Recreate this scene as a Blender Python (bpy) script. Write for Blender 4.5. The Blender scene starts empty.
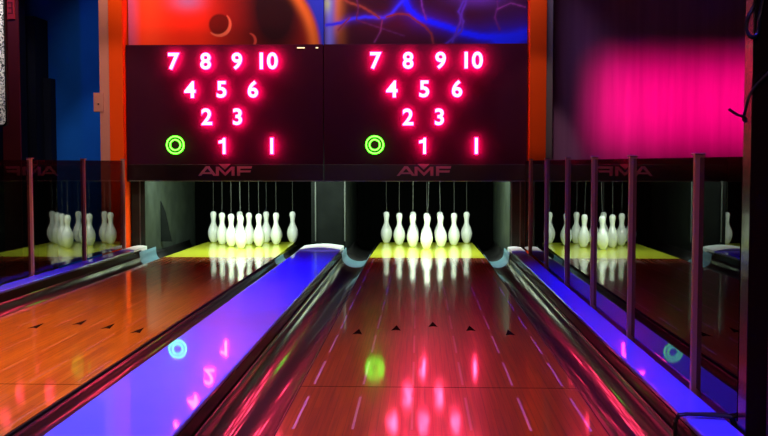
import bpy, bmesh, math, random
from mathutils import Vector, Matrix
random.seed(7)
S = bpy.context.scene
C = S.collection
PI = math.pi

# ------------------------------------------------------------------ camera
F = 1000.0
cam_d = bpy.data.cameras.new('camera')
cam_d.sensor_width = 36.0
cam_d.lens = F * 36.0 / 768.0
cam = bpy.data.objects.new('camera', cam_d)
C.objects.link(cam)
CAM_H = 0.92
cam.location = (0, 0, CAM_H)
cam.rotation_euler = (PI/2 - math.atan(55.5/F), 0, math.atan(35.5/F))
S.camera = cam
S.view_settings.view_transform = 'Standard'
S.view_settings.look = 'None'
S.view_settings.gamma = 1
S.view_settings.exposure = 0.0
S.view_settings.use_curve_mapping = False

# ------------------------------------------------------------------ world
W = bpy.data.worlds.new('world'); S.world = W
W.use_nodes = True
W.node_tree.nodes['Background'].inputs[0].default_value = (0.5, 0.16, 0.22, 1)
W.node_tree.nodes['Background'].inputs[1].default_value = 0.0

def area(name, loc, target, sx, sy, power, color, spread=180):
    l = bpy.data.lights.new(name, 'AREA')
    l.shape = 'RECTANGLE'; l.size = sx; l.size_y = sy
    l.energy = power; l.color = color; l.spread = math.radians(spread)
    o = bpy.data.objects.new(name, l); C.objects.link(o)
    o.location = loc
    d = Vector(target) - Vector(loc)
    o.rotation_euler = d.to_track_quat('-Z', 'Y').to_euler()
    return o

def spot(name, loc, target, power, color, angle, blend, radius=0.05):
    l = bpy.data.lights.new(name, 'SPOT')
    l.energy = power; l.color = color; l.spot_size = math.radians(angle)
    l.spot_blend = blend; l.shadow_soft_size = radius
    o = bpy.data.objects.new(name, l); C.objects.link(o)
    o.location = loc
    d = Vector(target) - Vector(loc)
    o.rotation_euler = d.to_track_quat('-Z', 'Y').to_euler()
    return o

# blacklight over the divider, over the two side rails
area('blacklight_lamp', (-0.95, 7.0, 3.1), (-0.95, 7.1, 0), 0.12, 3.2, 30, (0.0, 0.01, 1.0), 36)
area('blacklight_lamp', (-0.95, 3.2, 3.1), (-0.95, 3.2, 0), 0.15, 3.6, 30, (0.24, 0.22, 1.0), 36)
spot('notice_fill', (-3.55, 8.75, 3.3), (-3.93, 9.5, 1.9), 34, (1.0, 0.75, 0.6), 40, 0.8)  # unseen spot added to brighten the red notice and its board
area('blacklight_lamp', (0.93, 4.8, 3.1), (0.93, 4.6, 0), 0.10, 6.4, 34, (0.03, 0.02, 1.0), 36)
area('blacklight_lamp', (-2.76, 5.6, 3.1), (-2.76, 5.4, 0), 0.10, 5.4, 20, (0.10, 0.04, 1.0), 40)
# unseen lamps added to brighten the mural and the orange pillars
area('mural_fill', (-1.9, 9.25, 3.35), (-1.9, 9.8, 2.3), 2.6, 0.1, 13, (1.0, 0.80, 0.62), 70)
area('mural_fill', (0.2, 9.25, 3.35), (0.2, 9.8, 2.3), 2.0, 0.1, 11, (0.70, 0.62, 1.0), 70)
spot('pillar_fill', (-2.7, 7.3, 3.3), (-3.0, 9.62, 1.4), 125, (1.0, 0.80, 0.62), 26, 0.6)
spot('pillar_fill', (0.9, 7.3, 3.3), (1.10, 9.62, 1.5), 75, (1.0, 0.80, 0.62), 17, 0.6)
# dim warm lamps, unseen, added over the lanes to brighten the wood
area('lane_fill', (-2.2, 4.6, 3.3), (-2.2, 5.0, 0), 1.0, 4.0, 72, (1.0, 0.60, 0.30), 60)
area('lane_fill', (0.1, 3.4, 3.3), (0.1, 3.6, 0), 0.9, 4.0, 15, (1.0, 0.50, 0.20), 56)
# magenta wash on the right wall, blue wash on the left wall
area('magenta_lamp', (3.12, 8.0, 3.45), (3.12, 10.3, 1.82), 2.6, 1.15, 30, (1.0, 0.0, 0.20), 13)
area('room_fill', (-0.6, -1.3, 2.4), (-0.3, 9.0, 1.0), 1.2, 0.4, 9, (1.0, 0.50, 0.50), 120)  # fill added behind the camera, brightens the post fronts
spot('blue_lamp', (-4.6, 7.6, 3.3), (-3.3, 10.3, 2.3), 22, (0.02, 0.13, 1.0), 80, 0.8)
# strip lamps inside the pits, hidden behind the masking
for cx in (-1.91, 0.077):
    area('pit_lamp', (cx, 9.93, 0.93), (cx, 10.6, 0.0), 1.45, 0.08, 36, (0.84, 1.0, 0.86), 170)

# ------------------------------------------------------------------ materials
MATS = {}
def nm(name):
    m = bpy.data.materials.new(name); m.use_nodes = True
    nt = m.node_tree
    b = nt.nodes['Principled BSDF']
    return m, nt, b

def mat(name, col, rough=0.5, metal=0.0, coat=0.0, coat_rough=0.05, spec=0.5, noise=0.0, nscale=20, bump=0.0):
    m, nt, b = nm(name)
    b.inputs['Base Color'].default_value = (*col, 1)
    b.inputs['Roughness'].default_value = rough
    b.inputs['Metallic'].default_value = metal
    b.inputs['Coat Weight'].default_value = coat
    b.inputs['Coat Roughness'].default_value = coat_rough
    b.inputs['Specular IOR Level'].default_value = spec
    if noise or bump:
        tc = nt.nodes.new('ShaderNodeTexCoord')
        n = nt.nodes.new('ShaderNodeTexNoise'); n.inputs['Scale'].default_value = nscale
        n.inputs['Detail'].default_value = 4
        nt.links.new(tc.outputs['Object'], n.inputs['Vector'])
        if noise:
            r = nt.nodes.new('ShaderNodeMixRGB')
            r.inputs[1].default_value = (*[c*(1-noise) for c in col], 1)
            r.inputs[2].default_value = (*[min(1, c*(1+noise)) for c in col], 1)
            nt.links.new(n.outputs['Fac'], r.inputs[0])
            nt.links.new(r.outputs[0], b.inputs['Base Color'])
        if bump:
            bp = nt.nodes.new('ShaderNodeBump'); bp.inputs['Strength'].default_value = bump
            bp.inputs['Distance'].default_value = 0.005
            nt.links.new(n.outputs['Fac'], bp.inputs['Height'])
            nt.links.new(bp.outputs[0], b.inputs['Normal'])
    return m

def emit(name, col, strength):
    m, nt, b = nm(name)
    b.inputs['Base Color'].default_value = (0.02, 0.02, 0.02, 1)
    b.inputs['Emission Color'].default_value = (*col, 1)
    b.inputs['Emission Strength'].default_value = strength
    return m

def wood_mat(name, c1, c2, dark, spec):
    m, nt, b = nm(name)
    tc = nt.nodes.new('ShaderNodeTexCoord')
    def mapping(sx, sy, sz):
        mp = nt.nodes.new('ShaderNodeMapping'); mp.inputs['Scale'].default_value = (sx, sy, sz)
        nt.links.new(tc.outputs['Object'], mp.inputs['Vector']); return mp
    # boards run away from the viewer: brick texture with long bricks
    mp = nt.nodes.new('ShaderNodeMapping'); mp.inputs['Rotation'].default_value = (0, 0, PI/2)
    nt.links.new(tc.outputs['Object'], mp.inputs['Vector'])
    br = nt.nodes.new('ShaderNodeTexBrick')
    br.inputs['Scale'].default_value = 1.0
    br.inputs['Brick Width'].default_value = 1.3
    br.inputs['Row Height'].default_value = 0.028
    br.inputs['Mortar Size'].default_value = 0.0007
    br.inputs['Color1'].default_value = (*c1, 1)
    br.inputs['Color2'].default_value = (*c2, 1)
    br.inputs['Mortar'].default_value = (*dark, 1)
    br.offset = 0.37
    nt.links.new(mp.outputs[0], br.inputs['Vector'])
    n = nt.nodes.new('ShaderNodeTexNoise'); n.inputs['Scale'].default_value = 1.0; n.inputs['Detail'].default_value = 6
    nt.links.new(mapping(90, 2.2, 1).outputs[0], n.inputs['Vector'])
    mx = nt.nodes.new('ShaderNodeMixRGB'); mx.blend_type = 'MULTIPLY'; mx.inputs[0].default_value = 0.6
    cr = nt.nodes.new('ShaderNodeValToRGB')
    cr.color_ramp.elements[0].position = 0.3; cr.color_ramp.elements[0].color = (0.35, 0.3, 0.3, 1)
    cr.color_ramp.elements[1].position = 0.65; cr.color_ramp.elements[1].color = (1.2, 1.15, 1.1, 1)
    nt.links.new(n.outputs['Fac'], cr.inputs[0])
    nt.links.new(br.outputs['Color'], mx.inputs[1]); nt.links.new(cr.outputs[0], mx.inputs[2])
    nt.links.new(mx.outputs[0], b.inputs['Base Color'])
    b.inputs['Roughness'].default_value = 0.28
    b.inputs['Specular IOR Level'].default_value = spec
    b.inputs['IOR'].default_value = 1.5 if spec < 0.5 else 1.7
    b.inputs['Coat Weight'].default_value = 1.0
    b.inputs['Coat Roughness'].default_value = 0.07
    # very slight waviness of the lacquer
    n2 = nt.nodes.new('ShaderNodeTexNoise'); n2.inputs['Scale'].default_value = 1.0; n2.inputs['Detail'].default_value = 2
    nt.links.new(mapping(9, 1.5, 1).outputs[0], n2.inputs['Vector'])
    bp = nt.nodes.new('ShaderNodeBump'); bp.inputs['Strength'].default_value = 0.15; bp.inputs['Distance'].default_value = 0.002
    nt.links.new(n2.outputs['Fac'], bp.inputs['Height'])
    nt.links.new(bp.outputs[0], b.inputs['Coat Normal'])
    return m

def glass_mat(name, tint, gloss=(0.85, 0.85, 0.85)):
    m = bpy.data.materials.new(name); m.use_nodes = True
    nt = m.node_tree; nt.nodes.clear()
    out = nt.nodes.new('ShaderNodeOutputMaterial')
    tr = nt.nodes.new('ShaderNodeBsdfTransparent'); tr.inputs[0].default_value = (*tint, 1)
    gl = nt.nodes.new('ShaderNodeBsdfGlossy'); gl.inputs['Roughness'].default_value = 0.0
    gl.inputs['Color'].default_value = (*gloss, 1)
    lw = nt.nodes.new('ShaderNodeLayerWeight'); lw.inputs['Blend'].default_value = 0.5
    p = nt.nodes.new('ShaderNodeMath'); p.operation = 'POWER'; p.inputs[1].default_value = 5.0
    ma = nt.nodes.new('ShaderNodeMath'); ma.operation = 'MULTIPLY_ADD'
    ma.inputs[1].default_value = 0.95; ma.inputs[2].default_value = 0.04
    mx = nt.nodes.new('ShaderNodeMixShader')
    nt.links.new(lw.outputs['Facing'], p.inputs[0]); nt.links.new(p.outputs[0], ma.inputs[0])
    nt.links.new(ma.outputs[0], mx.inputs[0])
    nt.links.new(tr.outputs[0], mx.inputs[1]); nt.links.new(gl.outputs[0], mx.inputs[2])
    nt.links.new(mx.outputs[0], out.inputs[0])
    return m

M_floor = mat('dark_floor', (0.012, 0.010, 0.012), 0.5, noise=0.3)
M_black = mat('black_paint', (0.004, 0.004, 0.004), 0.6, spec=0.2)
M_curtain = mat('black_curtain', (0.0012, 0.0014, 0.0013), 0.9, spec=0.0)
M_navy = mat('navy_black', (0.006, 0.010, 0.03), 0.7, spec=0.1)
M_gloss_black = mat('black_gloss', (0.012, 0.004, 0.005), 0.28, coat=0.3)
M_ceil = mat('dark_ceiling', (0.01, 0.01, 0.012), 0.9, noise=0.3)
M_wood_l = wood_mat('lane_boards_lit', (0.60, 0.16, 0.006), (0.46, 0.10, 0.004), (0.12, 0.03, 0.002), 0.4)  # brighter orange copy, the left lane's stronger light put into the colour
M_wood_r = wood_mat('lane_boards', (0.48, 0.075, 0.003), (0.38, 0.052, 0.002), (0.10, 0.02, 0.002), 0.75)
M_dash_l = mat('brown_inlay', (0.50, 0.14, 0.07), 0.35, coat=1.0)
M_deck = mat('yellow_deck', (0.80, 0.86, 0.05), 0.3, coat=0.8, coat_rough=0.06)
M_dash = mat('violet_inlay', (0.70, 0.26, 0.40), 0.35, coat=1.0)
M_arrow = mat('dark_inlay', (0.012, 0.004, 0.004), 0.8, spec=0.0)
M_gutter = mat('dark_gutter', (0.022, 0.008, 0.006), 0.3, coat=0.7, coat_rough=0.07, spec=0.3)
M_wall_g = mat('gutter_side', (0.025, 0.010, 0.008), 0.4, coat=0.35, coat_rough=0.08, spec=0.05)
M_scoop = mat('pale_blue_liner', (0.12, 0.24, 0.29), 0.35, noise=0.15)
M_blue = mat('blue_capping', (0.13, 0.13, 0.95), 0.30, spec=0.15, coat=0.8, coat_rough=0.03, noise=0.10, nscale=5)
M_white = mat('white_trim', (0.72, 0.82, 0.80), 0.4, noise=0.06)
M_pin = mat('pin_white', (0.82, 0.87, 0.84), 0.25, coat=0.6)
M_string = mat('pin_cord', (0.12, 0.13, 0.12), 0.7)
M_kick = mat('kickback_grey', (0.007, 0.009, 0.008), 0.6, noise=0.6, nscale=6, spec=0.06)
M_kick_lit = mat('kickback_grey_lit', (0.030, 0.040, 0.031), 0.6, noise=0.7, nscale=7, spec=0.1)  # lighter copy of the kickback grey, pit light put into the colour
M_kick_edge = mat('kickback_edge', (0.10, 0.115, 0.10), 0.35)
M_panel = mat('masking_panel', (0.038, 0.005, 0.018), 0.6, spec=0.03)
M_logo = mat('logo_mauve', (0.36, 0.13, 0.16), 0.5)
M_orange = mat('orange_paint', (0.90, 0.066, 0.002), 0.6, noise=0.05, nscale=3, spec=0.08)
M_beige = mat('beige_paint', (0.62, 0.22, 0.17), 0.6, noise=0.06, nscale=4, spec=0.1)
M_grey = mat('grey_trim', (0.16, 0.12, 0.14), 0.4)
M_post = mat('bronze_post', (0.50, 0.20, 0.18), 0.4, metal=0.1)
M_post_dark = mat('dark_post_channel', (0.02, 0.012, 0.012), 0.4)
M_glass_r = glass_mat('smoked_glass', (0.24, 0.08, 0.08))
M_glass_l = glass_mat('bronze_glass', (0.50, 0.34, 0.32))
M_darkred = mat('dark_red_paint', (0.16, 0.01, 0.012), 0.5)
M_sign = mat('red_notice', (0.65, 0.03, 0.05), 0.5)
M_cable = mat('black_cable', (0.01, 0.01, 0.012), 0.35)
E_pink = emit('pink_neon', (1.0, 0.010, 0.07), 11.0)
E_halo = emit('pink_halo_glow', (1.0, 0.003, 0.16), 150.0)  # added glowing layer hidden behind the digits, lights the halo on the panel
E_core = emit('neon_core', (1.0, 0.045, 0.12), 36.0)
E_green = emit('green_neon', (0.06, 1.0, 0.008), 7.0)
E_gcore = emit('green_core', (0.16, 1.0, 0.07), 5.0)
E_glint = emit('warm_glint', (1.0, 0.75, 0.4), 2.0)

def wall_paint():
    m, nt, b = nm('streaky_wall_paint')
    tc = nt.nodes.new('ShaderNodeTexCoord')
    mp = nt.nodes.new('ShaderNodeMapping'); mp.inputs['Scale'].default_value = (14, 14, 0.7)
    n = nt.nodes.new('ShaderNodeTexNoise'); n.inputs['Scale'].default_value = 1.0; n.inputs['Detail'].default_value = 5
    cr = nt.nodes.new('ShaderNodeValToRGB')
    cr.color_ramp.elements[0].color = (0.33, 0.11, 0.33, 1); cr.color_ramp.elements[0].position = 0.3
    cr.color_ramp.elements[1].color = (0.42, 0.15, 0.42, 1); cr.color_ramp.elements[1].position = 0.7
    nt.links.new(tc.outputs['Object'], mp.inputs[0]); nt.links.new(mp.outputs[0], n.inputs['Vector'])
    nt.links.new(n.outputs['Fac'], cr.inputs[0]); nt.links.new(cr.outputs[0], b.inputs['Base Color'])
    b.inputs['Roughness'].default_value = 0.5
    return m
M_wallR = wall_paint()
M_wallL = mat('blue_wall_paint', (0.008, 0.12, 0.70), 0.8, spec=0.02, noise=0.15, nscale=3)

# ------------------------------------------------------------------ mesh helpers
def finish(name, bm, m, parent=None, smooth=False):
    me = bpy.data.meshes.new(name)
    bmesh.ops.recalc_face_normals(bm, faces=bm.faces)
    bm.to_mesh(me); bm.free()
    for mm in (m if isinstance(m, (list, tuple)) else [m]):
        me.materials.append(mm)
    if smooth:
        for p in me.polygons: p.use_smooth = True
    o = bpy.data.objects.new(name, me); C.objects.link(o)
    if parent: o.parent = parent
    return o

def box(bm, x0, x1, y0, y1, z0, z1, bevel=0.0, mi=0):
    r = bmesh.ops.create_cube(bm, size=1.0)
    vs = r['verts']
    for v in vs:
        v.co.x = x0 + (v.co.x + .5) * (x1 - x0)
        v.co.y = y0 + (v.co.y + .5) * (y1 - y0)
        v.co.z = z0 + (v.co.z + .5) * (z1 - z0)
    fs = set(f for v in vs for f in v.link_faces)
    for f in fs: f.material_index = mi
    if bevel:
        es = set(e for v in vs for e in v.link_edges)
        bmesh.ops.bevel(bm, geom=list(es), offset=bevel, segments=3, affect='EDGES', profile=0.5)
    return bm

def poly(bm, pts, y0, y1, mi=0):
    """closed outline in x,z extruded from y0 to y1"""
    a = [bm.verts.new((x, y0, z)) for x, z in pts]
    b = [bm.verts.new((x, y1, z)) for x, z in pts]
    f1 = bm.faces.new(a); f2 = bm.faces.new(b[::-1])
    f1.material_index = f2.material_index = mi
    n = len(pts)
    for i in range(n):
        f = bm.faces.new((a[i], a[(i+1) % n], b[(i+1) % n], b[i])); f.material_index = mi

def flat(bm, pts, z0, z1, mi=0):
    """closed outline in x,y extruded z0..z1"""
    a = [bm.verts.new((x, y, z0)) for x, y in pts]
    b = [bm.verts.new((x, y, z1)) for x, y in pts]
    bm.faces.new(a[::-1]).material_index = mi; bm.faces.new(b).material_index = mi
    n = len(pts)
    for i in range(n):
        bm.faces.new((a[i], a[(i+1) % n], b[(i+1) % n], b[i])).material_index = mi

def sheet(bm, prof, ys, thick=0.006):
    """open profile (x,z) swept along y with thickness (down/outwards)"""
    n = len(prof)
    nor = []
    for i in range(n):
        a = prof[max(0, i-1)]; b = prof[min(n-1, i+1)]
        t = Vector((b[0]-a[0], b[1]-a[1])).normalized()
        nor.append(Vector((t.y, -t.x)))
    rows = []
    for y in ys:
        top = [bm.verts.new((p[0], y, p[1])) for p in prof]
        bot = [bm.verts.new((p[0]+q.x*thick, y, p[1]+q.y*thick)) for p, q in zip(prof, nor)]
        rows.append((top, bot))
    for k in range(len(rows)-1):
        (t0, b0), (t1, b1) = rows[k], rows[k+1]
        for i in range(n-1):
            bm.faces.new((t0[i], t0[i+1], t1[i+1], t1[i]))
            bm.faces.new((b0[i], b1[i], b1[i+1], b0[i+1]))
        bm.faces.new((t0[0], t1[0], b1[0], b0[0]))
        bm.faces.new((t0[-1], b0[-1], b1[-1], t1[-1]))
    for (t, b) in (rows[0], rows[-1]):
        for i in range(n-1):
            bm.faces.new((t[i], b[i], b[i+1], t[i+1]))

def tube(bm, pts, r, seg=8, closed=False):
    pts = [Vector(p) for p in pts]
    n = len(pts); rings = []
    up = Vector((0.13, 0.21, 0.97)).normalized()
    for i, p in enumerate(pts):
        if closed: t = (pts[(i+1) % n] - pts[i-1]).normalized()
        else: t = (pts[min(n-1, i+1)] - pts[max(0, i-1)]).normalized()
        a = t.cross(up)
        if a.length < 1e-3: a = t.cross(Vector((1, 0, 0)))
        a.normalize(); b = t.cross(a)
        rings.append([bm.verts.new(p + a*math.cos(2*PI*k/seg)*r + b*math.sin(2*PI*k/seg)*r) for k in range(seg)])
    m = n if closed else n-1
    for i in range(m):
        A = rings[i]; B = rings[(i+1) % n]
        for k in range(seg):
            bm.faces.new((A[k], A[(k+1) % seg], B[(k+1) % seg], B[k]))
    if not closed:
        bm.faces.new(rings[0]); bm.faces.new(rings[-1][::-1])

def lathe(bm, prof, seg=28):
    rings = []
    for r, z in prof:
        rings.append([bm.verts.new((r*math.cos(2*PI*k/seg), r*math.sin(2*PI*k/seg), z)) for k in range(seg)])
    for A, B in zip(rings, rings[1:]):
        for k in range(seg):
            bm.faces.new((A[k], A[(k+1) % seg], B[(k+1) % seg], B[k]))
    bm.faces.new(rings[0][::-1]); bm.faces.new(rings[-1])

def empty(name, loc, label, cat, group=None):
    o = bpy.data.objects.new(name, None); C.objects.link(o)
    o.location = loc; o.empty_display_size = 0.1
    o['label'] = label; o['category'] = cat
    if group: o['group'] = group
    return o

def tag(o, label, cat, group=None):
    o['label'] = label; o['category'] = cat
    if group: o['group'] = group
    return o

def struct(name, bm, m, label=None):
    o = finish(name, bm, m)
    o['kind'] = 'structure'
    if label: o['label'] = label
    return o

def part(name, bm, m, parent, smooth=False, label=None):
    """mesh in world coordinates re-based to the parent's origin"""
    bmesh.ops.translate(bm, verts=bm.verts, vec=-Vector(parent.location))
    o = finish(name, bm, m, parent, smooth)
    if label: o['label'] = label
    return o

nb = bmesh.new

# ------------------------------------------------------------------ the room
struct('floor', box(nb(), -6.2, 5.2, -1.5, 12.6, -0.22, -0.18), M_floor, 'dark floor under and around the lanes')
struct('ceiling', box(nb(), -6.2, 5.2, -1.5, 12.6, 3.5, 3.56), M_ceil, 'dark ceiling')
b = nb(); box(b, -6.2, -2.90, 10.3, 10.4, -0.18, 3.5)
struct('wall_left', b, M_wallL, 'blue wall left of the lanes')
b = nb(); box(b, 1.10, 5.2, 10.3, 10.4, -0.18, 3.5)
struct('wall_right', b, M_wallR, 'wall right of the lanes under magenta light')
b = nb(); box(b, -6.2, 5.2, 12.5, 12.6, -0.18, 3.5)
struct('wall_back', b, M_black, 'black wall behind the pits')
b = nb(); box(b, -2.90, 1.10, 9.98, 10.06, 1.30, 3.5)
struct('wall_front', b, M_black, 'black bulkhead behind the mural')
# pillars that flank the masking
struct('trim_1', box(nb(), -3.0, -2.865, 9.62, 10.3, -0.18, 3.5, 0.004), M_orange, 'bright orange pillar left of the masking')
struct('trim_2', box(nb(), -3.10, -3.0, 9.64, 10.3, -0.18, 3.5, 0.004), M_beige, 'beige strip beside the orange pillar')
struct('trim_3', box(nb(), 1.045, 1.205, 9.62, 10.3, -0.18, 3.5, 0.004), M_orange, 'orange pillar right of the masking')
struct('trim_4', box(nb(), 1.205, 1.27, 9.66, 10.3, -0.18, 3.5, 0.004), M_grey, 'grey strip beside the right orange pillar')
# red-faced box pillar in the left corner, with stepped boxes standing in for wall shadow
b = nb(); box(b, -4.20, -3.86, 9.52, 9.75, -0.18, 3.12)
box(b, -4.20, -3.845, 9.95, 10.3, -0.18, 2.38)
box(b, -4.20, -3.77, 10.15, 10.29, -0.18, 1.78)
struct('trim_5', b, M_navy, 'black box pillar with a stepped shadow shape built against the blue wall')
struct('trim_6', box(nb(), -4.0, -3.83, 9.50, 9.52, -0.18, 3.1), M_darkred, 'dark red board on the face of the black pillar')

# ------------------------------------------------------------------ lanes
Y0, YE, YD = 0.4, 9.63, 11.5
LANES = {'left': (-1.945, 0.545), 'right': (0.0775, 0.5625)}
def lane(side, x, hw):
    t = empty('bowling_lane', (x, 5.0, -0.05),
              'orange-brown wooden lane left of the wide blue divider' if side == 'left' else 'dark wooden lane right of the wide blue divider with a red glow', 'bowling lane',
              'bowling lanes')
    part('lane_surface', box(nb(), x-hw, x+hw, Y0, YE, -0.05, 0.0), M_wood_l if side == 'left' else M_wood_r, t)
    d = nb()
    flat(d, [(x-hw, YE+0.001), (x+hw, YE+0.001), (x+hw-0.035, YD), (x-hw+0.035, YD)], -0.05, 0.0)
    part('pin_deck', d, M_deck, t, label='bright yellow pin deck')
    d = nb()
    for k in range(6):
        lx = x + (k-2.5)*0.205
        yy = 1.3 + (0.0 if k % 2 else 0.0)
        while yy < YE-0.3:
            box(d, lx-0.0045, lx+0.0045, yy, min(yy+0.48, YE-0.02), 0.0, 0.0006)
            yy += 0.70
    part('dashed_line_marking', d, M_dash_l if side == 'left' else M_dash, t, label='dashed violet guide lines')
    part('lane_joint', box(nb(), x-hw, x+hw, 4.055, 4.061, 0.0, 0.0004), M_arrow, t)
    for k in range(-2, 3):
        ax = x + k*0.205; ay = 5.66 - abs(k)*0.13
        d = nb(); flat(d, [(ax-0.026, ay-0.09), (ax, ay-0.07), (ax+0.026, ay-0.09), (ax, ay+0.09)], 0.0, 0.0008)
        part('aiming_arrow', d, M_arrow, t)
    part('lane_edge', box(nb(), x-hw-0.006, x-hw, Y0, YE+0.3, -0.09, -0.004), M_black, t)
    part('lane_edge', box(nb(), x+hw, x+hw+0.006, Y0, YE+0.3, -0.09, -0.004), M_black, t)
for s, (x, hw) in LANES.items(): lane(s, x, hw)

# ------------------------------------------------------------------ gutters
GY0, GY1 = 0.4, 11.6
def gutter(x_lane, x_out, label):
    t = empty('gutter', ((x_lane+x_out)/2, 5.0, -0.1), label, 'gutter', 'gutters beside the lanes')
    sgn = 1 if x_out > x_lane else -1
    x_out -= sgn*0.008
    w = abs(x_out-x_lane)
    def prof(drop=0.0):
        pts = []
        for i in range(17):
            th = PI*i/16
            pts.append((x_lane + sgn*(w/2 - (w/2-0.004)*math.cos(th)), -0.012 - 0.085*math.sin(th)**0.8 + (0.03*(i/16)) - drop))
        return pts
    p = prof()
    def o(p): return p if sgn > 0 else p[::-1]
    b = nb(); sheet(b, o(p), [GY0, GY0+0.01] + [1+i*0.5 for i in range(17)] + [9.49, 9.50], 0.006)
    part('channel', b, M_gutter, t, True)
    q = [(x, z+0.002) for x, z in p]
    # pale liner at the pit end, its outer lip rises to the capping
    q.append((x_out - sgn*0.001, 0.06))
    b = nb(); sheet(b, o(q), [9.50, 9.51, 9.7, 10.09, 10.1], 0.006)
    part('end_liner', b, M_scoop, t, True, 'pale blue curved liner at the pit end')
    b = nb(); sheet(b, o(p), [10.1, 10.6, GY1], 0.006)
    part('pit_channel', b, M_black, t, True)
    return t
XL0, XL1 = -1.945-0.545, -1.945+0.545
XR0, XR1 = 0.0775-0.5625, 0.0775+0.5625
gutter(XL0-0.012, -2.70, 'dark gutter between the left lane and the left blue rail')
gutter(XL1+0.012, -1.145, 'dark gutter between the left lane and the wide blue divider')
gutter(XR0-0.012, -0.75, 'dark gutter between the wide blue divider and the right lane')
gutter(XR1+0.012, 0.863, 'dark gutter between the right lane and the right blue rail')

# ------------------------------------------------------------------ dividers with blue capping
def divider(name, x0, x1, y0, y1, label, cat, cap_end=True):
    t = empty(name, ((x0+x1)/2, 5.0, -0.18), label, cat)
    b = nb()
    for xs, s in ((x0, 1), (x1, -1)):
        box(b, min(xs, xs+s*0.03), max(xs, xs+s*0.03), y0, y1+0.25, -0.18, 0.070)
    part('side_wall', b, M_wall_g, t)
    b = nb()
    box(b, x0, x1, y0, y1, 0.070, 0.092, 0.007)
    part('capping', b, M_blue, t, False, 'glossy blue capping')
    if cap_end:
        # slightly arched white end strip
        b = nb(); n = 14
        pts = []
        w = x1-x0
        for i in range(n+1):
            u = i/n
            pts.append((x0 + w*u, 0.093 + 0.022*math.sin(PI*u)*(w/0.4)))
        pts2 = [(x, z) for x, z in pts] + [(x1, 0.05), (x0, 0.05)]
        poly(b, pts2, y1, y1+0.45)
        part('end_cap', b, M_white, t, False, 'white end strip')
    return t
divider('lane_divider', -1.145, -0.75, 0.4, 9.45, 'wide glossy blue divider between the two lanes, white at its far end', 'lane divider')
divider('side_rail', 0.863, 0.992, 0.4, 9.35, 'narrow blue rail along the right glass partition, cable wrapped round it', 'rail')
divider('side_rail', -2.83, -2.70, 0.4, 9.35, 'narrow purple-blue rail along the left glass partition', 'rail')

# ------------------------------------------------------------------ glass partitions
def partition(side, xp, ys, y_end):
    t = empty('glass_partition', (xp, ys[0], 0.05),
              'smoked glass partition with bronze posts standing behind the %s blue rail' % side, 'glass partition',
              )
    z0, z1 = 0.05, 0.948
    s = 1 if xp > 0 else -1
    for y in ys:
        b = nb()
        box(b, xp-0.018, xp+0.018, y-0.012, y+0.012, z0, z1, 0.002)
        box(b, xp-0.011 + s*0.004, xp+0.011 + s*0.004, y+0.012, y+0.040, z0, z1-0.004, 0.0, 1)
        box(b, xp-0.020, xp+0.020, y-0.014, y+0.042, z1-0.001, z1+0.006, 0.002, 1)
        part('post', b, [M_post, M_post_dark], t)
    al = ([3.15] if xp > 0 else []) + list(ys) + [y_end]
    for a, c in zip(al, al[1:]):
        if c - a < 0.2: continue
        b = nb(); box(b, xp+s*0.002-0.003, xp+s*0.002+0.003, a+0.02, c-0.014, 0.10, 0.938)
        part('glass_panel', b, M_glass_r if xp > 0 else M_glass_l, t)
    return t
partition('right', 1.008, [3.65, 4.77, 5.80, 6.83, 7.95, 9.10], 9.60)
partition('left', -2.848, [5.05, 6.12, 7.22, 8.38, 9.52], 9.6)
# panel in front of the nearest right post
# ------------------------------------------------------------------ pits
def kickback(x0, x1, label, mats, yf=9.82):
    t = empty('kickback_panel', ((x0+x1)/2, 9.85, -0.18), label, 'kickback panel')
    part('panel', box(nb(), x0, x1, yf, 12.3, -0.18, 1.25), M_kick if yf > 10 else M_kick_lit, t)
    for xe in mats:
        part('edge_strip', box(nb(), xe-0.006, xe+0.006, yf-0.012, yf, 0.10, 0.80, 0.002), M_kick_edge, t)
    return t
kickback(-2.862, -2.72, 'grey panel at the left end of the left pin pit', [-2.77])
kickback(-1.125, -0.765, 'dark grey panel between the two pin pits', [-1.08, -0.775], 10.36)
kickback(0.885, 1.03, 'grey panel at the right end of the right pin pit', [0.90, 0.985])
for cx, side, x0, x1 in ((-1.91, 'left', -2.72, -1.13), (0.077, 'right', -0.735, 0.885)):
    b = nb(); n = 40
    for i in range(n):
        xa = x0+0.01 + (x1-x0-0.02)*i/n; xb = x0+0.01 + (x1-x0-0.02)*(i+1)/n
    pr = [(x0+0.01+(x1-x0-0.02)*i/80, 12.0+0.004*math.sin(i*1.3)) for i in range(81)]
    flat(b, pr + [(x1-0.01, 12.06), (x0+0.01, 12.06)], -0.15, 1.25)
    tag(finish('pit_curtain', b, M_curtain), 'black curtain hanging behind the %s set of pins' % side, 'curtain')
    b = nb(); box(b, x0+0.3, x1-0.26, 11.52, 11.95, -0.16, -0.10)
    tag(finish('pit_mat', b, M_black), 'black floor mat behind the %s set of pins' % side, 'mat')
# leaning grey board in the left pit mouth
b = nb(); 
poly(b, [(-2.715, 0.09), (-2.60, 0.09), (-2.665, 0.40), (-2.715, 0.52)], 10.4, 10.42)
tag(finish('pit_board', b, M_kick), 'small slanted grey board at the left wall of the left pit', 'board')

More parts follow.
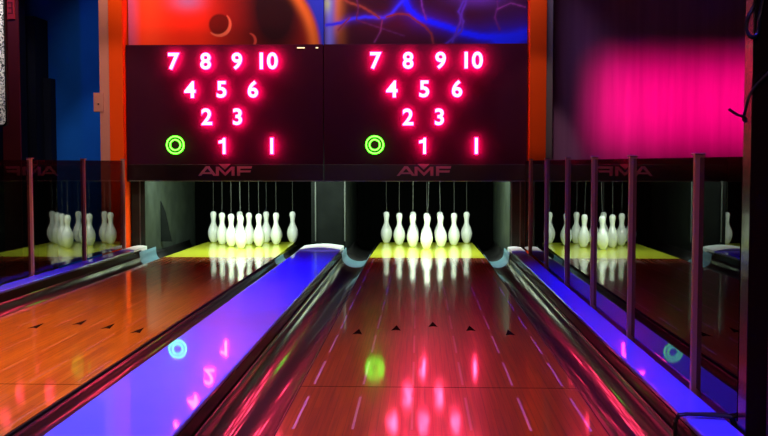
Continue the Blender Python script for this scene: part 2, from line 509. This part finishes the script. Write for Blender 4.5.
# ------------------------------------------------------------------ pins
def pin_mesh():
    inch = [(0.80, 0.0), (1.02, 0.1), (1.41, .75), (1.80, 1.7), (2.10, 2.6), (2.30, 3.5), (2.38, 4.5), (2.33, 5.4), (2.13, 6.4), (1.80, 7.4),
            (1.42, 8.3), (1.10, 9.1), (0.95, 9.8), (0.92, 10.4), (0.97, 11.2), (1.08, 12.0), (1.22, 12.8), (1.28, 13.5),
            (1.20, 14.1), (0.98, 14.6), (0.62, 14.9), (0.15, 15.0)]
    b = nb()
    lathe(b, [(r*0.0254*1.08, z*0.0254*0.945) for r, z in inch])
    me = bpy.data.meshes.new('bowling_pin'); bmesh.ops.recalc_face_normals(b, faces=b.faces); b.to_mesh(me); b.free()
    me.materials.append(M_pin)
    for p in me.polygons: p.use_smooth = True
    b = nb(); tube(b, [(0, 0, 0.36), (0.002, 0, 0.60), (0.0, 0, 1.15)], 0.0014, 6)
    ms = bpy.data.meshes.new('string'); b.to_mesh(ms); b.free(); ms.materials.append(M_string)
    return me, ms
PM, PS = pin_mesh()
proto = bpy.data.objects.new('bowling_pin', PM); C.objects.link(proto)
pstr = bpy.data.objects.new('string', PS); C.objects.link(pstr); pstr.parent = proto
names = {1: 'front of the triangle', 2: 'left of the second row', 3: 'right of the second row',
         4: 'left of the third row', 5: 'middle of the third row', 6: 'right of the third row',
         7: 'far left corner of the back row', 8: 'inner left of the back row', 9: 'inner right of the back row',
         10: 'far right corner of the back row'}
first = True
SP = 0.3048; RW = 0.264
for side, cx in (('left', -1.91), ('right', 0.08)):
    k = 0
    for row in range(4):
        for j in range(row+1):
            k += 1
            if first: o = proto; st = pstr
            else:
                o = proto.copy(); C.objects.link(o)
                st = pstr.copy(); C.objects.link(st); st.parent = o
            first = False
            o.location = (cx + (j - row/2)*SP, 10.61 + row*RW, 0.001)
            tilt = {('right', 1): 0.035, ('right', 3): -0.03, ('left', 1): -0.015}.get((side, k), 0)
            o.rotation_euler = (0, tilt, random.random()*6)
            if tilt:
                o.rotation_euler = (0, tilt, 0)
                o.location.x -= tilt*0.2; o.location.z += abs(tilt)*0.03
            o['label'] = 'white bowling pin on a string, %s, %s lane' % (names[k], side)
            o['category'] = 'bowling pin'; o['group'] = 'pins of the %s lane' % side

# ------------------------------------------------------------------ masking boards with neon numbers
YM = 9.70; SC = F/YM
def WX(px): return (px-419.5)/SC
def WZ(py): return CAM_H - (py-162.5)/SC

def text_mesh(s, offset):
    cu = bpy.data.curves.new('t', 'FONT'); cu.body = s; cu.size = 1.0; cu.offset = offset
    cu.align_x = 'CENTER'; cu.fill_mode = 'NONE' if False else 'FRONT'
    cu.resolution_u = 4
    ob = bpy.data.objects.new('t', cu); C.objects.link(ob)
    dg = bpy.context.evaluated_depsgraph_get()
    me = bpy.data.meshes.new_from_object(ob.evaluated_get(dg))
    bpy.data.objects.remove(ob); bpy.data.curves.remove(cu)
    return me

def add_text(bm, s, cx, cz, h, offset, ref, y0, y1, mi, wscale=1.0):
    """flat text extruded between y0 (front) and y1"""
    me = text_mesh(s, offset)
    b2 = bmesh.new(); b2.from_mesh(me); bpy.data.meshes.remove(me)
    bmesh.ops.remove_doubles(b2, verts=b2.verts, dist=1e-5)
    (x0, x1, z0, z1) = ref
    sc = h/(z1-z0)
    for v in b2.verts:
        v.co = Vector((cx + (v.co.x-(x0+x1)/2)*sc*wscale, y0, cz + (v.co.y-(z0+z1)/2)*sc))
    r = bmesh.ops.extrude_face_region(b2, geom=list(b2.faces))
    for g in r['geom']:
        if isinstance(g, bmesh.types.BMVert): g.co.y = y1
    for f in b2.faces: f.material_index = mi
    tmp = bpy.data.meshes.new('tmp'); b2.to_mesh(tmp); b2.free()
    bm.from_mesh(tmp); bpy.data.meshes.remove(tmp)

def ref_bounds(s):
    me = text_mesh(s, 0.0)
    xs = [v.co.x for v in me.vertices]; ys = [v.co.y for v in me.vertices]
    bpy.data.meshes.remove(me)
    return (min(xs), max(xs), min(ys), max(ys))

def masking(side, px0, px1, nx):
    """nx: dict number -> pixel column"""
    x0, x1 = WX(px0), WX(px1)
    z0, z1 = WZ(181.5), WZ(45)
    t = empty('number_board', ((x0+x1)/2, YM, z0),
              'black masking board with pink neon pin numbers above the %s lane' % side, 'number board', 'number boards')
    part('panel', box(nb(), x0, x1, YM, YM+0.03, z0+0.008, z1, 0.003), M_panel, t)
    part('housing', box(nb(), x0+0.01, x1-0.01, YM+0.03, YM+0.09, z0+0.02, z1-0.005), M_black, t)
    part('bottom_trim', box(nb(), x0, x1, YM-0.006, YM+0.03, z0, z0+0.0075, 0.002), M_kick_edge, t)
    part('lower_band', box(nb(), x0+0.002, x1-0.002, YM-0.006, YM, z0+0.0085, z0+0.165, 0.002), M_gloss_black, t)
    for txt, cx, cy in nx:
        b = nb()
        X, Z = WX(cx), WZ(cy)
        if txt == 'O':
            def ring(r, tr, yy, mi):
                n0 = len(b.faces)
                tube(b, [(X+r*math.cos(a*2*PI/40), yy, Z+r*math.sin(a*2*PI/40)) for a in range(40)], tr, 8, True)
                b.faces.ensure_lookup_table()
                for f in b.faces[n0:]: f.material_index = mi
            ring(0.083, 0.008, YM-0.060, 0); ring(0.050, 0.008, YM-0.060, 0)
            ring(0.081, 0.004, YM-0.069, 1); ring(0.050, 0.004, YM-0.069, 1)
            part('neon_ring', b, [E_green, E_gcore], t, True, 'green neon ring inside a ring')
        elif txt == 'I':
            box(b, X-0.021, X+0.021, YM-0.068, YM-0.050, Z-0.084, Z+0.084, 0.004, 0)
            box(b, X-0.016, X+0.016, YM-0.0499, YM-0.047, Z-0.078, Z+0.078, 0.0, 2)
            box(b, X-0.012, X+0.012, YM-0.074, YM-0.069, Z-0.075, Z+0.075, 0.001, 1)
            part('neon_bar', b, [E_pink, E_core, E_halo], t, False, 'pink neon upright bar')
        elif txt == '1':
            def one(g):
                return [(X+0.006-g, Z-0.075-g), (X+0.028+g, Z-0.075-g), (X+0.028+g, Z+0.075+g), (X+0.010-g*0.5, Z+0.075+g),
                        (X+0.000, Z+0.056+g), (X-0.034-g, Z+0.046+g), (X-0.034-g, Z+0.026-g), (X+0.006-g, Z+0.030-g)]
            poly(b, one(0.007), YM-0.068, YM-0.050, 0)
            poly(b, one(0.003), YM-0.0499, YM-0.047, 2)
            poly(b, one(0.0), YM-0.074, YM-0.069, 1)
            part('neon_number', b, [E_pink, E_core, E_halo], t, False, 'pink neon number 1')
        else:
            ref = ref_bounds(txt)
            add_text(b, txt, X, Z, 0.150, 0.045, ref, YM-0.068, YM-0.050, 0, 1.0)
            add_text(b, txt, X, Z, 0.150, 0.030, ref, YM-0.0499, YM-0.047, 2, 1.0)
            add_text(b, txt, X, Z, 0.150, 0.012, ref, YM-0.074, YM-0.069, 1, 1.0)
            part('neon_number', b, [E_pink, E_core, E_halo], t, False, 'pink neon number %s' % txt)
    # AMF letters on the lower band, traced shapes with the triangle over the M
    cx = (nx[0][1] + 48.5)     # column of the triangle
    u = 1/12.0
    def P(pts): return [(WX(cx + (x-370)*u), WZ(160+ z*u)) for x, z in pts]
    b = nb(); ya, yb = YM-0.010, YM-0.006
    poly(b, P([(48,190), (140,75), (160,75), (172,90), (82,190)]), ya, yb)
    poly(b, P([(160,75), (182,75), (272,190), (232,190), (158,98)]), ya-0.0008, yb)
    poly(b, P([(105,148), (205,148), (222,168), (90,168)]), ya-0.0012, yb)
    poly(b, P([(262,80), (298,80), (298,190), (262,190)]), ya, yb)
    poly(b, P([(262,80), (300,80), (395,172), (375,192)]), ya-0.0008, yb)
    poly(b, P([(450,80), (488,80), (377,192), (356,172)]), ya-0.0012, yb)
    poly(b, P([(452,80), (488,80), (488,190), (452,190)]), ya-0.0004, yb)
    poly(b, P([(520,75), (556,75), (556,190), (520,190)]), ya, yb)
    poly(b, P([(520,75), (700,75), (692,104), (520,104)]), ya-0.0008, yb)
    poly(b, P([(520,124), (686,124), (678,150), (520,150)]), ya-0.0012, yb)
    part('logo_lettering', b, M_logo, t, False, 'mauve letters AMF')
    b = nb(); poly(b, P([(298,48), (442,48), (372,116)]), ya-0.002, yb)
    part('logo_triangle', b, M_logo, t, False, 'mauve triangle pointing down over the M')
    return t
NL = [('O',175.5,145), ('7',175,62), ('8',207,62), ('9',238.3,62), ('10',270,62), ('4',191,90), ('5',222.7,90), ('6',254,90),
      ('2',207.6,117), ('3',238.4,117), ('1',223,146), ('I',272.5,146)]
NR = [('O',375,145), ('7',376,62), ('8',408,62), ('9',440,62), ('10',472.5,62), ('4',392,90), ('5',424,90), ('6',456.3,90),
      ('2',408,117.5), ('3',439,117.5), ('1',422.7,146), ('I',475.5,146)]
tl = masking('left', 125, 323.2, NL)
tr_ = masking('right', 324.0, 526, NR)
for a, c in ((297.5, 305), (316, 318.5)):
    b = nb(); box(b, WX(a), WX(c), YM-0.006, YM, WZ(49), WZ(48))
    part('reflected_glint', b, E_glint, tl)  # reflected glints on the board top, built as small glowing strips

# ------------------------------------------------------------------ printed mural above the boards
def smooth(a, b, x):
    t = max(0, min(1, (x-a)/(b-a))); return t*t*(3-2*t)
def mixc(a, b, t): return tuple(p+(q-p)*t for p, q in zip(a, b))
def seg_d(px, py, a, b):
    ax, ay = a; bx, by = b
    dx, dy = bx-ax, by-ay
    t = max(0, min(1, ((px-ax)*dx+(py-ay)*dy)/(dx*dx+dy*dy+1e-9)))
    return math.hypot(px-ax-t*dx, py-ay-t*dy)
def planets(x, y):
    c = (0.80, 0.022, 0.006)
    c = mixc(c, (0.95, 0.055, 0.015), math.exp(-((x-145)/18)**2))
    c = mixc(c, (0.55, 0.12, 0.30), smooth(140, 126, x)*0.8)
    c = mixc(c, (0.50, 0.12, 0.30), math.exp(-((x-186)/16)**2-((y-0)/9)**2))
    c = mixc(c, (0.42, 0.012, 0.008), smooth(195, 230, x))
    dk = math.exp(-(((x-274)/46)**2)-((y-8)/80)**2)
    c = mixc(c, (0.018, 0.002, 0.006), min(1, dk*1.15))
    # planet limb on the right
    r = math.hypot(x-222, (y-52)*1.0)
    c = mixc(c, (0.62, 0.12, 0.02), math.exp(-((r-92)/5.5)**2)*smooth(250, 300, x))
    c = mixc(c, (0.02, 0.03, 0.45), smooth(95, 101, r)*smooth(250, 290, x))
    # small moon with a bright lower-right limb
    d = math.hypot(x-218, y-24)
    c = mixc(c, (0.10, 0.004, 0.004), smooth(12, 9.5, d)*0.9)
    d2 = math.hypot(x-216.2, y-22.2)
    if x+y > 240: c = mixc(c, (0.75, 0.12, 0.07), smooth(10.8, 11.8, d2)*smooth(12.6, 11.8, d)*0.95)
    d = math.hypot(x-248, y-40); d2 = math.hypot(x-245.5, y-40)
    c = mixc(c, (0.6, 0.06, 0.05), smooth(6.8, 8, d2)*smooth(8, 7, d)*0.8*(1 if x > 248 else 0))
    return c
BOLTS = [
  (3.2, (0.01, 0.01, 0.85), [(405,-20),(404,0),(409,10),(418,18),(430,22),(446,27),(462,33),(480,37),(500,38),(526,36)]),
  (6.5, (0.01, 0.015, 0.75), [(498,42),(512,40),(530,34)]),
  (1.5, (0.03, 0.02, 0.70), [(404,0),(397,7),(391,14),(383,18),(365,17),(350,19),(340,23),(326,25)]),
  (1.0, (0.22, 0.03, 0.02), [(336,-8),(347,2),(362,7),(372,13),(379,18)]),
  (0.8, (0.16, 0.02, 0.06), [(349,18),(342,25),(338,30)]),
  (0.9, (0.20, 0.02, 0.025), [(386,17),(398,14),(408,15),(416,21),(425,27),(431,34),(433,44)]),
  (1.0, (0.08, 0.02, 0.28), [(468,-8),(465,4),(461,14),(460,22),(456,32),(452,42)]),
  (0.9, (0.07, 0.02, 0.28), [(463,2),(458,12),(463,22),(461,32),(446,44)]),
  (0.7, (0.08, 0.01, 0.10), [(496,-8),(497,8),(494,18),(499,30)]),
  (0.6, (0.14, 0.02, 0.14), [(497,10),(510,4),(524,8)]),
  (0.6, (0.09, 0.01, 0.06), [(356,-4),(358,8),(356,20),(380,28),(404,36)]),
  (0.6, (0.16, 0.02, 0.10), [(382,20),(380,32),(374,42)]),
  (0.7, (0.14, 0.02, 0.22), [(420,-6),(422,8),(426,20)]),
]
def lightning(x, y):
    c = (0.026, 0.002, 0.008)
    c = mixc(c, (0.060, 0.003, 0.016), math.exp(-((x-405)/45)**2-((y-30)/20)**2))
    c = mixc(c, (0.09, 0.02, 0.22), math.exp(-((x-478)/26)**2-((y+2)/9)**2)*0.9)
    # flame-like left border of the print
    c = mixc(c, (0.55, 0.13, 0.02), math.exp(-((x-336+y*0.05)/5)**2)*0.55*smooth(50, 20, y)+0.25*math.exp(-((x-340)/6)**2))
    c = mixc(c, (0.14, 0.13, 0.60), math.exp(-((x-329)/5)**2)*0.95)
    c = mixc(c, (0.35, 0.45, 0.12), math.exp(-((x-327)/3.5)**2-((y-4)/8)**2)*0.7)
    for w, col, pts in BOLTS:
        d = min(seg_d(x, y, a, b_) for a, b_ in zip(pts, pts[1:]))
        wob = 0.5*math.sin(x*0.7+y*0.9)
        f = math.exp(-((max(0, d+wob*0.4))/w)**2)
        g = math.exp(-(d/(w*3))**2)*0.22
        c = mixc(c, col, min(1, f+g))
    return c
def mural(px0, px1, fn, name_m, label):
    py1, py0 = 44.8, -32
    nx, ny = 300, 110
    me = bpy.data.meshes.new('mural_print')
    vs, fs, cols = [], [], []
    y = 9.79
    for j in range(ny+1):
        for i in range(nx+1):
            px = px0+(px1-px0)*i/nx; py = py1+(py0-py1)*j/ny
            vs.append((WX(px), y, WZ(py))); cols.append((*fn(px, py), 1.0))
    for j in range(ny):
        for i in range(nx):
            a = j*(nx+1)+i
            fs.append((a, a+1, a+nx+2, a+nx+1))
    me.from_pydata(vs, [], fs)
    at = me.color_attributes.new('print', 'FLOAT_COLOR', 'POINT')
    flatc = [c for col in cols for c in col]
    at.data.foreach_set('color', flatc)
    m, nt, bs = nm(name_m)
    an = nt.nodes.new('ShaderNodeAttribute'); an.attribute_name = 'print'
    nt.links.new(an.outputs['Color'], bs.inputs['Base Color'])
    bs.inputs['Roughness'].default_value = 0.6; bs.inputs['Specular IOR Level'].default_value = 0.08
    me.materials.append(m)
    t = empty('wall_mural', (WX((px0+px1)/2), 9.79, WZ(45)), label, 'mural')
    o = bpy.data.objects.new('printed_face', me); C.objects.link(o); o.parent = t; o.location = -Vector(t.location)
    part('backing_board', box(nb(), WX(px0), WX(px1), 9.7905, 9.83, WZ(45), WZ(py0)), M_black, t)
mural(125.2, 323.2, planets, 'planet_print', 'printed panel of a glowing orange planet and small moon above the left number board')
mural(323.8, 526.5, lightning, 'lightning_print', 'printed panel of blue lightning on black above the right number board')

# ------------------------------------------------------------------ small wall things on the left
t = empty('switch_box', (-3.14, 9.64, 1.42), 'small beige wall switch box beside the beige strip left of the lanes', 'switch')
xa, xb = (91-419.5)/104.0, (101.3-419.5)/104.0
part('cover', box(nb(), xa, xb-0.001, 9.63, 9.67, WZ(112), WZ(93), 0.004), M_beige, t)
part('bracket', box(nb(), xa+0.01, xb-0.01, 9.672, 10.299, WZ(110), WZ(95)), M_black, t)
part('screw', box(nb(), (xa+xb)/2-0.006, (xa+xb)/2+0.006, 9.624, 9.63, WZ(105), WZ(103.5)), M_post_dark, t)

t = empty('notice', (-3.93, 9.49, 2.3), 'small red notice with dark figures high on the dark red board', 'sign')
part('plate', box(nb(), -3.935, -3.858, 9.486, 9.499, 2.285, 2.56, 0.002), M_sign, t)
b = nb()
for zc in (2.34, 2.39, 2.44):
    box(b, -3.921, -3.875, 9.483, 9.486, zc-0.004, zc+0.004)
box(b, -3.885, -3.875, 9.483, 9.486, 2.34, 2.44)
part('printed_figures', b, M_darkred, t)

# glitter-faced hanging board at the very left
def glitter():
    m, nt, bs = nm('silver_glitter')
    tc = nt.nodes.new('ShaderNodeTexCoord')
    v = nt.nodes.new('ShaderNodeTexVoronoi'); v.inputs['Scale'].default_value = 90
    cr = nt.nodes.new('ShaderNodeValToRGB')
    cr.color_ramp.elements[0].color = (0.02, 0.02, 0.03, 1); cr.color_ramp.elements[0].position = 0.25
    cr.color_ramp.elements[1].color = (0.9, 0.85, 0.8, 1); cr.color_ramp.elements[1].position = 0.6
    nt.links.new(tc.outputs['Object'], v.inputs['Vector']); nt.links.new(v.outputs['Color'], cr.inputs[0])
    nt.links.new(cr.outputs[0], bs.inputs['Base Color']); bs.inputs['Roughness'].default_value = 0.3
    return m
d = 8.6; k = F/d
gx1 = (3.0-419.5)/k; gz0 = CAM_H-(126-162.5)/k
b = nb(); pts = [(gx1-0.5, gz0), (gx1-0.05, gz0)]
for i in range(7):
    a = -PI/2 + PI/2*i/6
    pts.append((gx1-0.05+0.05*math.cos(a), gz0+0.05+0.05*math.sin(a)))
pts += [(gx1, 3.49), (gx1-0.5, 3.49)]
poly(b, pts, d, d+0.05)
t = empty('hanging_sign', (gx1-0.25, d, gz0), 'sparkling silver edge of a hanging board at the far left', 'sign')
part('frame', b, M_black, t)
b = nb()
pts2 = [(gx1-0.49, gz0+0.012), (gx1-0.052, gz0+0.012)]
for i in range(7):
    a = -PI/2 + PI/2*i/6
    pts2.append((gx1-0.052+0.04*math.cos(a), gz0+0.052+0.04*math.sin(a)))
pts2 += [(gx1-0.012, 3.48), (gx1-0.49, 3.48)]
poly(b, pts2, d-0.006, d)
part('glitter_face', b, glitter(), t, label='silver glitter face')
area('sign_fill', (gx1-0.3, d-0.6, 3.3), (gx1-0.2, d, 1.9), 0.2, 0.1, 5, (1.0, 0.95, 0.9), 60)  # unseen lamp aimed at the glitter face

# ------------------------------------------------------------------ black upright and cables on the right
b = nb()
box(b, 1.002, 1.066, 3.07, 3.145, -0.18, 3.5, 0.002)
M_pole = mat('black_upright', (0.02, 0.006, 0.008), 0.22, coat=0.4)
tag(finish('upright_post', b, M_pole), 'tall narrow black upright at the right edge beside the blue rail', 'post')

def cpt(px, py, d): return ((px-419.5)*d/F, d, CAM_H-(py-162.5)*d/F)
def spline(pts, n=8):
    P_ = [Vector(p) for p in pts]; out = []
    for i in range(len(P_)-1):
        p0 = P_[max(0, i-1)]; p1 = P_[i]; p2 = P_[i+1]; p3 = P_[min(len(P_)-1, i+2)]
        for k in range(n):
            t = k/n
            out.append(0.5*((2*p1)+(p2-p0)*t+(2*p0-5*p1+4*p2-p3)*t*t+(3*p1-p0-3*p2+p3)*t**3))
    out.append(P_[-1]); return out
b = nb()
tube(b, spline([cpt(775, 62, 3.04), cpt(764, 72, 3.03), cpt(752, 84, 3.04), cpt(744, 96, 3.04), cpt(740, 110, 3.04), cpt(738, 120, 3.04), cpt(741, 122, 3.04), cpt(739, 118, 3.03),
                cpt(731, 115, 3.0), cpt(723.5, 110, 3.0)]), 0.0042, 8)
tag(finish('cable', b, M_cable), 'black cable hooked around the upright in front of the magenta wall', 'cable')
b = nb()
tube(b, spline([cpt(745, -14, 3.03), cpt(747, 6, 3.045), cpt(741, 20, 3.04), cpt(739, 32, 3.04), cpt(744, 40, 3.03), cpt(750, 36, 3.045), cpt(752, 18, 3.05), cpt(758, -14, 3.05)]), 0.006, 8)
tag(finish('cable', b, M_cable), 'black bunched cable hanging at the top of the upright', 'cable')
# cable wound twice round the blue rail
b = nb(); pts = []
rx0, rx1 = 0.840, 1.000
for i in range(0, 49):
    a = 2*PI*i/24
    cx, cz = 0.926, 0.020
    x = cx + 0.092*max(-1, min(1, 1.25*math.cos(a))); z = cz + 0.084*max(-1, min(1, 1.35*math.sin(a)))
    y = 3.20 + 0.10*i/48 + 0.03*math.sin(a*0.5)
    pts.append((x, y, z))
tube(b, pts, 0.006, 8)
tube(b, spline([pts[-1], (1.030, 3.26, 0.08), (1.024, 3.20, 0.25), (1.034, 3.19, 0.55), (1.03, 3.18, 0.9)]), 0.004, 8)
tag(finish('cable', b, M_cable), 'black cable looped around the near end of the right blue rail', 'cable')
